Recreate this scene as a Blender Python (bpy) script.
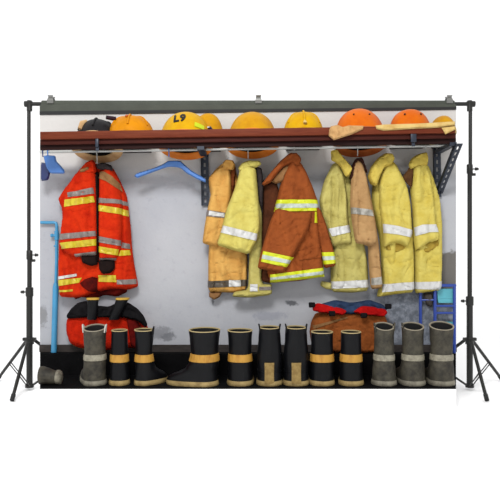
import bpy, bmesh, math
import numpy as np
from mathutils import Vector, Matrix, noise
from mathutils.geometry import delaunay_2d_cdt

for o in list(bpy.data.objects): bpy.data.objects.remove(o)
SC = bpy.context.scene
COL = SC.collection

# ------------------------------------------------------------------ camera, world, light, exposure
CAMH = 0.895
F = 625.0
cd = bpy.data.cameras.new('camera'); cam = bpy.data.objects.new('camera', cd); COL.objects.link(cam)
cam.location = (0, 0, CAMH); cam.rotation_euler = (math.pi/2, 0, 0)
cd.sensor_width = 36; cd.lens = 36*F/500.0
SC.camera = cam
w = bpy.data.worlds.new('world'); SC.world = w; w.use_nodes = True
bg = w.node_tree.nodes['Background']; bg.inputs[0].default_value = (1, 1, 1, 1); bg.inputs[1].default_value = 1.04
def area(name, loc, target, size, power):
    ld = bpy.data.lights.new(name, 'AREA'); ld.shape = 'RECTANGLE'; ld.size = size[0]; ld.size_y = size[1]; ld.energy = power
    lo = bpy.data.objects.new(name, ld); COL.objects.link(lo); lo.location = loc
    lo.rotation_euler = (Vector(target)-Vector(loc)).to_track_quat('-Z', 'Y').to_euler()
area('softbox_light', (-0.6, 0.6, 3.4), (0, 3.8, 0.9), (1.1, 0.8), 150)
SC.view_settings.view_transform = 'Standard'; SC.view_settings.look = 'None'
SC.view_settings.gamma = 1; SC.view_settings.exposure = 0.0; SC.view_settings.use_curve_mapping = False

# ------------------------------------------------------------------ materials
K = 0.56
def lin(c):
    if isinstance(c, str): c = tuple(int(c[i:i+2], 16) for i in (0, 2, 4))
    return [((v/255)/12.92 if v/255 <= .04045 else (((v/255)+.055)/1.055)**2.4) for v in c]
MATS = {}
def mat(name, col, rough=.75, var=.0, scale=9., bump=0., bscale=60., metal=0., k=None, col2=None, mix=.5, stretch=(1, 1, 1), weave=0., spec=.3, edge=.12):
    if name in MATS: return MATS[name]
    m = bpy.data.materials.new(name); m.use_nodes = True; nt = m.node_tree; N = nt.nodes; L = nt.links
    b = N['Principled BSDF']; kk = K if k is None else k
    c = [v*kk for v in lin(col)]
    b.inputs['Roughness'].default_value = rough; b.inputs['Metallic'].default_value = metal
    b.inputs['Specular IOR Level'].default_value = spec
    b.inputs['Base Color'].default_value = (*c, 1)
    tc = N.new('ShaderNodeTexCoord'); mp = N.new('ShaderNodeMapping'); L.new(tc.outputs['Object'], mp.inputs[0])
    mp.inputs['Scale'].default_value = stretch
    if var > 0 or col2:
        n1 = N.new('ShaderNodeTexNoise'); n1.inputs['Scale'].default_value = scale; n1.inputs['Detail'].default_value = 6; n1.inputs['Roughness'].default_value = .65
        L.new(mp.outputs[0], n1.inputs['Vector'])
        r = N.new('ShaderNodeValToRGB'); L.new(n1.outputs[0], r.inputs[0])
        r.color_ramp.elements[0].position = mix-edge; r.color_ramp.elements[1].position = mix+edge
        d = [v*kk for v in lin(col2)] if col2 else [v*(1-var) for v in c]
        r.color_ramp.elements[0].color = (*d, 1); r.color_ramp.elements[1].color = (*c, 1)
        L.new(r.outputs[0], b.inputs['Base Color'])
    prev = None
    if bump > 0:
        n2 = N.new('ShaderNodeTexNoise'); n2.inputs['Scale'].default_value = bscale; n2.inputs['Detail'].default_value = 4
        L.new(mp.outputs[0], n2.inputs['Vector'])
        bp = N.new('ShaderNodeBump'); bp.inputs['Strength'].default_value = bump; bp.inputs['Distance'].default_value = .01
        L.new(n2.outputs[0], bp.inputs['Height']); L.new(bp.outputs[0], b.inputs['Normal'])
    MATS[name] = m; return m

def wall_material():
    """old white plaster with grey-blue worn paint low on the right and chipped patches"""
    m = bpy.data.materials.new('aged_plaster'); m.use_nodes = True; nt = m.node_tree; N = nt.nodes; L = nt.links
    b = N['Principled BSDF']; b.inputs['Roughness'].default_value = .85; b.inputs['Specular IOR Level'].default_value = .2
    tc = N.new('ShaderNodeTexCoord'); sp = N.new('ShaderNodeSeparateXYZ'); L.new(tc.outputs['Object'], sp.inputs[0])
    def noise_(s, d=6, r=.6, off=0):
        n = N.new('ShaderNodeTexNoise'); n.inputs['Scale'].default_value = s; n.inputs['Detail'].default_value = d; n.inputs['Roughness'].default_value = r
        mp = N.new('ShaderNodeMapping'); mp.inputs['Location'].default_value = (off, off, off); L.new(tc.outputs['Object'], mp.inputs[0]); L.new(mp.outputs[0], n.inputs['Vector']); return n.outputs[0]
    def M(op, a, b_=None, c=None):
        n = N.new('ShaderNodeMath'); n.operation = op
        for i, v in enumerate((a, b_, c)):
            if v is None: continue
            if isinstance(v, (int, float)): n.inputs[i].default_value = v
            else: L.new(v, n.inputs[i])
        return n.outputs[0]
    def smooth(v, lo, hi):
        n = N.new('ShaderNodeMapRange'); n.interpolation_type = 'SMOOTHSTEP'; L.new(v, n.inputs[0])
        n.inputs[1].default_value = lo; n.inputs[2].default_value = hi; return n.outputs[0]
    def mixc(f, a, c2):
        n = N.new('ShaderNodeMix'); n.data_type = 'RGBA'; L.new(f, n.inputs[0])
        if isinstance(a, tuple): n.inputs[6].default_value = a
        else: L.new(a, n.inputs[6])
        n.inputs[7].default_value = c2; return n.outputs[2]
    col = lambda h: (*[v*K for v in lin(h)], 1)
    X, Z = sp.outputs[0], sp.outputs[2]
    base = mixc(smooth(noise_(2.2), .35, .7), col((196, 198, 205)), col((206, 207, 212)))
    base = mixc(M('MULTIPLY', smooth(noise_(26, 8), .56, .74), .35), base, col((170, 172, 180)))
    up = smooth(M('ADD', Z, M('MULTIPLY', noise_(3), .06)), 1.37, 1.50)     # lighter tone above the rail
    base = mixc(up, base, col((232, 228, 224)))
    # worn blue-grey paint low on the right
    e = M('ADD', X, M('MULTIPLY', M('SUBTRACT', noise_(9, 6, .6, 3), .5), .5))
    low = M('ADD', Z, M('MULTIPLY', M('SUBTRACT', noise_(8, 6, .6, 7), .5), .25))
    a = M('MULTIPLY', smooth(e, .55, .95), M('SUBTRACT', 1.0, smooth(low, .62, .68)))
    worn = mixc(smooth(noise_(18, 8, .7, 2), .4, .62), col((112, 118, 128)), col((160, 166, 178)))
    n = N.new('ShaderNodeMix'); n.data_type = 'RGBA'; L.new(a, n.inputs[0]); L.new(base, n.inputs[6]); L.new(worn, n.inputs[7]); base = n.outputs[2]
    # concrete patch at the right edge
    a = M('MULTIPLY', smooth(X, 1.10, 1.16), M('MULTIPLY', smooth(low, .60, .63), M('SUBTRACT', 1.0, smooth(low, .86, .89))))
    base = mixc(a, base, col((126, 122, 118)))
    # chipped spots: centre x, z, radius x, radius z
    def spot(cx, cz, rx, rz, off, colr, thr=.35):
        nonlocal base
        dx = M('DIVIDE', M('SUBTRACT', X, cx), rx); dz = M('DIVIDE', M('SUBTRACT', Z, cz), rz)
        d = M('SQRT', M('ADD', M('MULTIPLY', dx, dx), M('MULTIPLY', dz, dz)))
        d = M('ADD', d, M('MULTIPLY', M('SUBTRACT', noise_(30, 5, .7, off), .5), 2.2))
        base = mixc(M('MULTIPLY', M('SUBTRACT', 1.0, smooth(d, thr+.2, thr+.75)), .8), base, colr)
    q = lambda px, py: ((px-250)*3.95/F, CAMH+(250-py)*3.95/F)
    for (px, py, rx, rz, o_, c_) in ((43, 316, 5, 11, 1, (150, 150, 152)), (160, 333, 13, 7, 4, (150, 152, 158)), (168, 337, 8, 5, 9, (132, 134, 140)),
                                 (292, 303, 7, 3, 5, (84, 86, 92)), (178, 186, 20, 4, 6, (182, 183, 190)), (270, 316, 18, 5, 8, (178, 180, 190)),
                                 (213, 302, 1.5, 4, 2, (120, 122, 128)), (430, 300, 6, 10, 11, (100, 100, 104)), (345, 165, 14, 3, 12, (170, 172, 176))):
        x, z = q(px, py); spot(x, z, rx*3.95/F, rz*3.95/F, o_*3.1, col(c_))
    L.new(base, b.inputs['Base Color'])
    bp = N.new('ShaderNodeBump'); bp.inputs['Strength'].default_value = .35; bp.inputs['Distance'].default_value = .01
    L.new(noise_(14, 8, .6), bp.inputs['Height']); L.new(bp.outputs[0], b.inputs['Normal'])
    return m

def wood(name, c1, c2, k=None):
    return mat(name, c1, rough=.6, col2=c2, mix=.5, edge=.2, scale=14, stretch=(.6, 9, 9), bump=.15, bscale=20, spec=.12)

# ------------------------------------------------------------------ mesh helpers
def W(px, py, D): return (px-250)*D/F, CAMH+(250-py)*D/F
def P3(px, py, D): x, z = W(px, py, D); return Vector((x, D, z))
def root_loc(o):
    v = Vector((0, 0, 0))
    while o is not None: v += o.location; o = o.parent
    return v
def obj(name, vf, m, parent=None, smooth=True, origin=None):
    V, Fc = vf
    V = [Vector(v) for v in V]
    off = root_loc(parent) if parent else (Vector(origin) if origin else Vector((0, 0, 0)))
    me = bpy.data.meshes.new(name); me.from_pydata([v-off for v in V], [], Fc)
    bm = bmesh.new(); bm.from_mesh(me); bmesh.ops.remove_doubles(bm, verts=bm.verts, dist=1e-6)
    bmesh.ops.recalc_face_normals(bm, faces=bm.faces); bm.to_mesh(me); bm.free()
    if smooth:
        for p in me.polygons: p.use_smooth = True
        try: me.set_sharp_from_angle(angle=math.radians(38))
        except Exception: pass
    me.materials.append(m)
    o = bpy.data.objects.new(name, me); COL.objects.link(o)
    if parent: o.parent = parent
    else: o.location = off
    return o
def thing(name, label, cat, loc, group=None):
    o = bpy.data.objects.new(name, None); o.empty_display_size = .05; COL.objects.link(o); o.location = loc
    o['label'] = label; o['category'] = cat
    if group: o['group'] = group
    return o
def tag(o, label, cat, group=None):
    o['label'] = label; o['category'] = cat
    if group: o['group'] = group
    return o
def struct(name, vf, m, smooth=False, parent=None):
    o = obj(name, vf, m, parent, smooth)
    if not parent: o['kind'] = 'structure'
    return o
def join(*parts):
    V, Fc = [], []
    for v, f in parts:
        n = len(V); V += list(v); Fc += [[i+n for i in q] for q in f]
    return V, Fc
def box(x0, x1, y0, y1, z0, z1, bev=0.):
    bm = bmesh.new(); bmesh.ops.create_cube(bm, size=1)
    for v in bm.verts: v.co = Vector((x0 if v.co.x < 0 else x1, y0 if v.co.y < 0 else y1, z0 if v.co.z < 0 else z1))
    if bev: bmesh.ops.bevel(bm, geom=bm.edges[:], offset=bev, segments=2, affect='EDGES', profile=.5)
    bm.verts.index_update()
    r = ([v.co.copy() for v in bm.verts], [[v.index for v in f.verts] for f in bm.faces]); bm.free(); return r
def tube(pts, r, n=12, flat=1.0):
    pts = [Vector(p) for p in pts]; V, Fc = [], []
    rr = r if isinstance(r, (list, tuple)) else [r]*len(pts)
    up = None
    for i, p in enumerate(pts):
        t = (pts[min(i+1, len(pts)-1)]-pts[max(i-1, 0)]).normalized()
        if up is None: up = t.orthogonal().normalized()
        a = (up-t*up.dot(t)).normalized(); up = a; b = t.cross(a)
        for k in range(n):
            th = 2*math.pi*k/n; V.append(p+a*math.cos(th)*rr[i]+b*math.sin(th)*rr[i]*flat)
    for i in range(len(pts)-1):
        for k in range(n): Fc.append([i*n+k, i*n+(k+1) % n, (i+1)*n+(k+1) % n, (i+1)*n+k])
    Fc.append(list(range(n))[::-1]); Fc.append([(len(pts)-1)*n+k for k in range(n)])
    return V, Fc
def loft(rings, cap0=True, cap1=True):
    n = len(rings[0]); V = [p for r in rings for p in r]; Fc = []
    for i in range(len(rings)-1):
        for k in range(n): Fc.append([i*n+k, i*n+(k+1) % n, (i+1)*n+(k+1) % n, (i+1)*n+k])
    if cap0: Fc.append(list(range(n))[::-1])
    if cap1: Fc.append([(len(rings)-1)*n+k for k in range(n)])
    return V, Fc
def arcpts(pts, it=2):
    for _ in range(it):
        q = [pts[0]]
        for a, b in zip(pts, pts[1:]): q += [a.lerp(b, .25), a.lerp(b, .75)]
        pts = q+[pts[-1]]
    return pts

def chaikin(poly, it):
    for _ in range(it):
        q = []
        for i in range(len(poly)):
            a = poly[i]; b = poly[(i+1) % len(poly)]
            q += [(a[0]*.87+b[0]*.13, a[1]*.87+b[1]*.13), (a[0]*.13+b[0]*.87, a[1]*.13+b[1]*.87)]
        poly = q
    return poly
def seg_dist(pts, poly):
    A = np.array(poly); B = np.roll(A, -1, 0); Pn = np.array(pts)
    best = np.full(len(Pn), 9e9)
    for a, b in zip(A, B):
        ab = b-a; t = np.clip(((Pn-a)@ab)/max(ab@ab, 1e-12), 0, 1); d = np.hypot(*(Pn-(a+t[:, None]*ab)).T); best = np.minimum(best, d)
    return best
def inside(pts, poly):
    Pn = np.array(pts); x, y = Pn[:, 0], Pn[:, 1]; c = np.zeros(len(Pn), bool)
    for i in range(len(poly)):
        x1, y1 = poly[i]; x2, y2 = poly[i-1]
        if y1 == y2: continue
        c ^= ((y1 > y) != (y2 > y)) & (x < (x2-x1)*(y-y1)/(y2-y1)+x1)
    return c
def triang(poly, g):
    B = []
    for i in range(len(poly)):
        a = poly[i]; b = poly[(i+1) % len(poly)]; n = max(1, int(math.hypot(b[0]-a[0], b[1]-a[1])/g))
        for k in range(n): B.append((a[0]+(b[0]-a[0])*k/n, a[1]+(b[1]-a[1])*k/n))
    nb = len(B); xs = [p[0] for p in B]; ys = [p[1] for p in B]
    gp = [(x+(g/2 if j % 2 else 0), y) for j, y in enumerate(np.arange(min(ys), max(ys), g*.87)) for x in np.arange(min(xs), max(xs), g)]
    if gp:
        ok = inside(gp, B) & (seg_dist(gp, B) > g*.45); gp = [p for p, k in zip(gp, ok) if k]
    r = delaunay_2d_cdt([Vector(p) for p in B+gp], [], [list(range(nb))], 1, 1e-7)
    return [(v.x, v.y) for v in r[0]], [list(f) for f in r[2]]

class Puff:
    """a closed padded shape: outline in x,z; front bulges towards the viewer by T, folds run down it"""
    def __init__(s, poly_px, D, T=.04, R=.035, fold=.006, fx=22, fz=4, seed=0, g=.009, sm=1, wr=.003, tilt=0.):
        s.D, s.T, s.R, s.fold, s.fx, s.fz, s.seed, s.wr, s.tilt = D, T, R*.62, fold*1.25, fx, fz, seed, wr, tilt; s.cr = .0115 if fold >= .006 and T >= .035 else .007 if fold > .003 else 0
        s.poly = chaikin([W(px, py, D-T*.5) for px, py in poly_px], sm); s.g = g
        s.zc = sum(p[1] for p in s.poly)/len(s.poly)
    def y(s, pts, mask=True):
        d = seg_dist(pts, s.poly)
        if mask: d = np.where(inside(pts, s.poly), d, 0)
        t = np.clip(d/s.R, 0, 1); prof = np.sqrt(np.clip(1-(1-t)**2, 0, 1))
        f = np.array([noise.noise(Vector((x*s.fx+s.seed*7.3, z*s.fz+s.seed, s.seed)))*s.fold*1.6 + noise.noise(Vector((x*30, z*26, s.seed+5)))*s.wr + s.tilt*(z-s.zc) for x, z in pts])
        c = []
        for x, z in pts:
            wpx = noise.noise(Vector((x*5+s.seed, z*5, 3.1)))*.09; wpz = noise.noise(Vector((x*5, z*5+s.seed, 9.1)))*.09
            a = 1-abs(noise.noise(Vector(((x+wpx)*15+s.seed*3, (z+wpz)*3.5, s.seed*1.7))))*2.2; b = 1-abs(noise.noise(Vector(((x+wpx)*9, (z+wpz)*17+s.seed*2, s.seed*2.3))))*2.6
            c.append(max(0, a)**3+.7*max(0, b)**4)
        return s.D-s.T*prof-(f+s.cr*(.5-np.array(c)))*t
    def mesh(s):
        P2, T3 = triang(s.poly, s.g)
        yf = s.y(P2, False); d = seg_dist(P2, s.poly); t = np.clip(d/s.R, 0, 1)
        n = len(P2); V = []; V += [(x, yf[i], z) for i, (x, z) in enumerate(P2)]
        V += [(x, s.D+(.25*s.T*math.sqrt(max(0, 1-(1-t[i])**2))), z) for i, (x, z) in enumerate(P2)]
        # rim: keep boundary vertices apart so that the edge has thickness
        Fc = [list(f) for f in T3]+[[i+n for i in f][::-1] for f in T3]
        from collections import Counter
        C = Counter()
        for f in T3:
            for a, b in zip(f, f[1:]+f[:1]): C[(a, b)] += 1
        for (a, b) in C:
            if (b, a) not in C: Fc.append([b, a, a+n, b+n])
        e = .003
        for i in range(n):
            if d[i] < 1e-5: V[i] = (V[i][0], V[i][1]-e, V[i][2]); V[i+n] = (V[i+n][0], V[i+n][1]+e, V[i+n][2])
        return V, Fc
    def build(s, name, m, parent): s.ob = obj(name, s.mesh(), m, parent); return s.ob
    def band(s, poly_px, name, m, parent, off=.0035, label=None, sm=0):
        pp = [W(px, py, s.D-s.T*.5) for px, py in poly_px]
        pp = chaikin(pp, sm); P2, T3 = triang(pp, .007); yf = s.y(P2)-.003-off*.6; n = len(P2)
        V = [(x, yf[i], z) for i, (x, z) in enumerate(P2)]+[(x, yf[i]+.006, z) for i, (x, z) in enumerate(P2)]
        Fc = [list(f) for f in T3]+[[i+n for i in f][::-1] for f in T3]; E = set()
        for f in T3:
            for a, b in zip(f, f[1:]+f[:1]): E.add((a, b))
        for (a, b) in E:
            if (b, a) not in E: Fc.append([b, a, a+n, b+n])
        o = obj(name, (V, Fc), m, parent)
        if label: o['label'] = label
        return o

# ------------------------------------------------------------------ the setting
white = mat('white_paint', (250, 250, 250), rough=.95, k=1.0, spec=.05)
struct('floor', box(-9, 9, -2, 9.0, -.05, 0), white)
struct('wall_back', box(-9, 9, 9.0, 9.1, -.05, 5.2), white)
PT = CAMH-.773                                       # top of the platform
xl, xr = W(40, 0, 3.5)[0], W(456, 0, 3.5)[0]; xl2, xr2 = W(40, 0, 3.95)[0], W(456, 0, 3.95)[0]
def prism(x0, x1, y0, x2, x3, y1, z0, z1):
    V = [(x0, y0, z0), (x1, y0, z0), (x3, y1, z0), (x2, y1, z0), (x0, y0, z1), (x1, y0, z1), (x3, y1, z1), (x2, y1, z1)]
    return V, [[0, 3, 2, 1], [4, 5, 6, 7], [0, 1, 5, 4], [1, 2, 6, 5], [2, 3, 7, 6], [3, 0, 4, 7]]
struct('floor_platform', prism(xl, xr, 3.5, xl2, xr2, 3.97, 0, PT-.006), white)
black_floor = mat('black_rubber_floor', (10, 10, 12), spec=.08, rough=.8, var=.5, scale=14, bump=.3, bscale=40)
struct('floor_mat', prism(xl, xr, 3.5, xl2, xr2, 3.95, PT-.006, PT), black_floor)
WT = W(0, 109, 3.95)[1]
struct('wall_plaster', box(xl2, xr2, 3.95, 3.972, PT-.006, WT), wall_material())
ledge = mat('dark_ledge', (14, 13, 15), spec=.08, rough=.8, var=.6, scale=10, bump=.3, bscale=30)
zl = W(0, 354, 3.86)[1]
sl = W(40, 0, 3.86)[0]; sr = W(456, 0, 3.86)[0]
struct('trim_1', prism(sl, sr, 3.86, xl2, xr2, 3.95, PT, zl), ledge)
struct('baseboard_back', box(xl2, xr2, 3.935, 3.95, zl, W(0, 345, 3.935)[1]), mat('brown_baseboard', (66, 58, 54), rough=.7, var=.45, scale=12, stretch=(1, 4, 4)))

# ------------------------------------------------------------------ backdrop stand
black = mat('black_stand_metal', (44, 44, 42), rough=.45, metal=.1, spec=.3)
olive = mat('olive_pole_fabric', (84, 88, 78), rough=.7, var=.2, scale=6, bump=.1, bscale=80)
border = mat('dark_strip', (40, 40, 40), rough=.7)
SD = 3.995
def z_(py, D=SD): return CAMH+(250-py)*D/F
def x_(px, D=SD): return (px-250)*D/F
cb = thing('crossbar', 'long dark grey crossbar joining the two stand poles', 'crossbar', (0, SD, z_(104)))
obj('tube', tube([(x_(26), SD, z_(104)), (x_(473), SD, z_(104))], .0125), black, cb)
for px in (27, 472.5): obj('end_cap', tube([(x_(px)-.014, SD, z_(104)), (x_(px)+.014, SD, z_(104))], .019), black, cb)
# fabric pocket round the bar, dark strip under it
sec = []
zt = z_(104)
for k in range(16):
    a = math.pi*1.25-k/15*math.pi*1.5; sec.append((SD+.024*math.cos(a), zt+.022*math.sin(a)))
sec = [(3.951, WT+.004)]+[(3.951, z_(107))]+[p for p in sec if p[1] > z_(107)-.001 or True][2:-2]+[(3.978, z_(109)), (3.975, WT+.004)]
pk = thing('pole_pocket', 'olive grey fabric sleeve wrapped round the crossbar above the wall', 'fabric sleeve', (0, 3.975, WT))
rings = [[Vector((x, y, z)) for y, z in sec] for x in np.linspace(xl2, xr2, 40)]
obj('sleeve', loft(rings), olive, pk)
def sloped(a0, a1, b0, b1, y0, y1):     # a strip over the wall top, (top, bottom) rows at the left and right ends
    V = [(x, y, W(0, r, 3.95)[1]) for x, rows in ((xl2, (a0, a1)), (xr2, (b0, b1))) for y in (y0, y1) for r in rows]
    return V, [[0, 1, 3, 2], [4, 6, 7, 5], [0, 4, 5, 1], [2, 3, 7, 6], [0, 2, 6, 4], [1, 5, 7, 3]]
obj('flap', sloped(105.5, 112, 104.5, 107.5, 3.944, 3.9485), olive, pk, smooth=False)
obj('border', sloped(111.6, 115, 107.2, 109.8, 3.942, 3.9485), border, pk, smooth=False)  # dark strip along the lower edge of the pocket
chrome = mat('grey_clip_steel', (150, 150, 146), rough=.35, metal=.6, spec=.5)
for px, lb in ((50, 'small grey spring clip gripping the left end of the crossbar sleeve'), (258.5, 'small grey spring clip at the middle of the crossbar sleeve'), (450, 'small grey spring clip gripping the right end of the crossbar sleeve')):
    x = x_(px, 3.96); t = thing('spring_clip', lb, 'clip', (x, 3.96, z_(101)), 'spring clips along the crossbar')
    for s in (-1, 1):
        rr = []
        for (dy, dz, hw) in ((.002, -.014, .020), (.006, .004, .021), (.014, .016, .016), (.006, .027, .014), (.012, .038, .017)):
            y = 3.99+s*dy*1.0+s*.022*(1 if dz < .01 else .5); z = z_(102, 3.99)+dz
            rr.append([Vector((x-hw, y-.002, z)), Vector((x+hw, y-.002, z)), Vector((x+hw, y+.002, z)), Vector((x-hw, y+.002, z))])
        obj('jaw', loft(rr), chrome, t, smooth=False)
    obj('spring', tube([(x-.015, 3.99, z_(102, 3.99)+.018), (x+.015, 3.99, z_(102, 3.99)+.018)], .007), black, t)

def stand(px, side, cols, label):
    x = x_(px); t = thing('light_stand', label, 'stand', (x, SD, 0), 'tripod stands holding the crossbar')
    zb, zh = z_(387), z_(341)
    y1, y2 = cols
    obj('upper_tube', tube([(x-side*-.004, SD, z_(y1)), (x-side*-.004, SD, zt-.012)], .0115), black, t)
    obj('middle_tube', tube([(x, SD, z_(y2)), (x, SD, z_(y1))], .0145), black, t)
    obj('lower_tube', tube([(x, SD, zb), (x, SD, z_(y2))], .0195), black, t)
    obj('top_fitting', tube([(x, SD, zt-.045), (x, SD, zt-.014), (x, SD, zt+.012), (x, SD, zt+.022)], [.017, .017, .022, .014]), black, t)
    for yy, s, r in ((y1, side if px > 250 else 1, .019), (y2, -1, .024)):
        c = obj('collar', tube([(x, SD, z_(yy)-.03), (x, SD, z_(yy)-.026), (x, SD, z_(yy)+.026), (x, SD, z_(yy)+.03)], [r*.85, r, r, r*.85]), black, t)
        k = [tube([(x, SD, z_(yy)), (x+s*.045, SD, z_(yy))], .004), tube([(x+s*.036, SD, z_(yy)), (x+s*.055, SD, z_(yy))], [.011, .008])]
        if yy == y1: k.append(tube([(x+s*.012, SD, z_(yy+5.5)), (x+s*.036, SD, z_(yy+5.5))], .009))
        obj('knob', join(*k), black, c)
    obj('hub', join(tube([(x, SD, zh-.02), (x, SD, zh+.022)], .027), box(x-.042, x+.042, SD-.012, SD+.012, zh+.002, zh+.022, .003)), black, t)
    obj('lower_hub', tube([(x, SD, zb-.002), (x, SD, zb+.02)], .027), black, t)
    feet = [Vector((x+side*.315, 4.27, .012)), Vector((x+side*.01-(-side)*0, 3.67, .012)), Vector((x-side*.30, 4.26, .012))]
    feet[1].x = (12-250)*3.67/F if px < 250 else (487-250)*3.67/F
    for f in feet:
        d = (f-Vector((x, SD, 0))); d.z = 0; d.normalize()
        a = Vector((x, SD, zh))+d*.036
        lg = obj('leg', tube([a, f], .0105), black, t)
        obj('rubber_foot', tube([f+(a-f).normalized()*.04, f], .0135), mat('black_rubber_cap', (38, 38, 38), rough=.7), lg)
        mid = a.lerp(f, .56); lo = Vector((x, SD, zb+.01))+d*.022; per = d.cross(Vector((0, 0, 1)))*.009
        obj('brace', join(tube([lo+per, mid+per], .0035, 8), tube([lo-per, mid-per], .0035, 8)), black, t)
stand(29.5, -1, (255, 292), 'black metal tripod stand at the left end of the crossbar')
stand(469.7, 1, (169, 301), 'black metal tripod stand at the right end of the crossbar')

# ------------------------------------------------------------------ helmet shelf, brackets, rail
red_wood = wood('red_brown_board', (130, 62, 36), (104, 40, 22))
dk_wood = wood('dark_brown_board', (84, 34, 24), (58, 22, 16))
blk_wood = wood('black_brown_board', (50, 22, 18), (34, 14, 12))  # darkest brown, for the lower slat and the support boards
PF = 3.58; PTZ = W(0, 129.6, PF)[1]
sh = thing('helmet_shelf', 'long reddish brown wooden shelf holding the row of helmets', 'shelf', (0, 3.6, PTZ))
def wx(px, D): return (px-250)*D/F
obj('front_board', box(wx(40, PF), wx(455.5, PF), PF, 3.645, W(0, 137.3, PF)[1], PTZ, .004), red_wood, sh)
obj('slat', box(wx(40, 3.6), wx(456, 3.6), 3.60, 3.616, W(0, 142.7, 3.6)[1], W(0, 137.5, 3.6)[1], .002), dk_wood, sh)
obj('slat', box(wx(40, 3.625), wx(456, 3.625), 3.622, 3.638, W(0, 148, 3.62)[1], W(0, 142.2, 3.62)[1], .002), blk_wood, sh)
steel = mat('pale_steel', (206, 208, 204), rough=.35, metal=.1, spec=.5)
RZ = CAMH+100*3.8/F; RR = .008
rail = obj('hanging_rail', tube([(wx(40, 3.8), 3.8, RZ), (wx(456, 3.8), 3.8, RZ)], RR), steel, origin=(0, 3.8, RZ))
tag(rail, 'thin pale steel rail under the shelf that the coats hang from', 'rail')
navy = mat('navy_steel', (34, 44, 62), rough=.45, metal=.2, spec=.5)
# support boards for the level helmets
def slotted(a, b, wv, nv, parent, name, th=.006):
    """an angle-iron bar from a to b with a row of slots"""
    a, b, wv, nv = Vector(a), Vector(b), Vector(wv), Vector(nv).normalized()*th; L_ = (b-a).length; t = (b-a).normalized()
    hw = wv.length; wv = wv.normalized(); parts = []
    def bar(p, q, o0, o1):
        V = [p+wv*o0, p+wv*o1, p+wv*o1+nv, p+wv*o0+nv, q+wv*o0, q+wv*o1, q+wv*o1+nv, q+wv*o0+nv]
        parts.append((V, [[0, 1, 2, 3], [4, 7, 6, 5], [0, 4, 5, 1], [1, 5, 6, 2], [2, 6, 7, 3], [3, 7, 4, 0]]))
    bar(a, b, -hw, -hw*.28); bar(a, b, hw*.28, hw)
    n = max(2, int(L_/.042)); s = L_/n
    for i in range(n): bar(a+t*(s*i), a+t*(s*i+s*.42), -hw*.28, hw*.28)
    # second leg of the angle
    V = []
    parts.append(tuple_box(a, b, wv, hw, nv))
    return obj(name, join(*parts), navy, parent, smooth=False)
def tuple_box(a, b, wv, hw, nv):
    n2 = nv.normalized()*.028; p = [a+wv*hw, a+wv*(hw-.004), a+wv*(hw-.004)+n2, a+wv*hw+n2]; q = [v+(b-a) for v in p]
    return (p+q, [[0, 1, 2, 3], [4, 7, 6, 5], [0, 4, 5, 1], [1, 5, 6, 2], [2, 6, 7, 3], [3, 7, 4, 0]])
def bracket(X, ytop, ybot, label, diag=True):
    za, zb = CAMH+(250-ytop)*3.93/F, CAMH+(250-ybot)*3.93/F; zt_ = W(0, 148.6, 3.62)[1]
    t = thing('shelf_bracket', label, 'bracket', (X, 3.94, zb), 'slotted brackets under the shelf')
    slotted((X, 3.938, zb), (X, 3.938, za), (-.024, 0, 0), (0, -1, 0), t, 'upright')
    obj('arm', box(X-.02, X+.02, 3.615, 3.93, RZ-RR-.022, RZ-RR-.002), navy, t, smooth=False)
    if diag: slotted((X+.03, 3.60, zt_-.003), (X+.01, 3.925, zb+.02), (-.02, 0, 0), (0, .5, .5), t, 'strut')
bracket(wx(437, 3.93), 149, 201, 'navy slotted steel bracket at the right end of the shelf')
bracket(wx(204.5, 3.93), 149, 206, 'navy slotted steel bracket behind the blue hanger', diag=False)
for px, lb in ((97, 'black strap hanging over the shelf above the red coat'), (413.5, 'dark clamp under the shelf above the rightmost yellow coat')):
    x = wx(px, 3.59)
    s = tag(obj('shelf_strap', join(box(x-.009, x+.009, 3.595, 3.599, W(0, 150, 3.59)[1], W(0, 135 if px < 200 else 139, 3.59)[1]), box(x-.016 if px > 200 else x-.009, x+.016 if px > 200 else x+.009, 3.584, 3.596, W(0, 146, 3.59)[1], W(0, 137.5, 3.59)[1], .003)), navy, origin=(x, 3.59, 1.5)), lb, 'strap')

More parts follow.
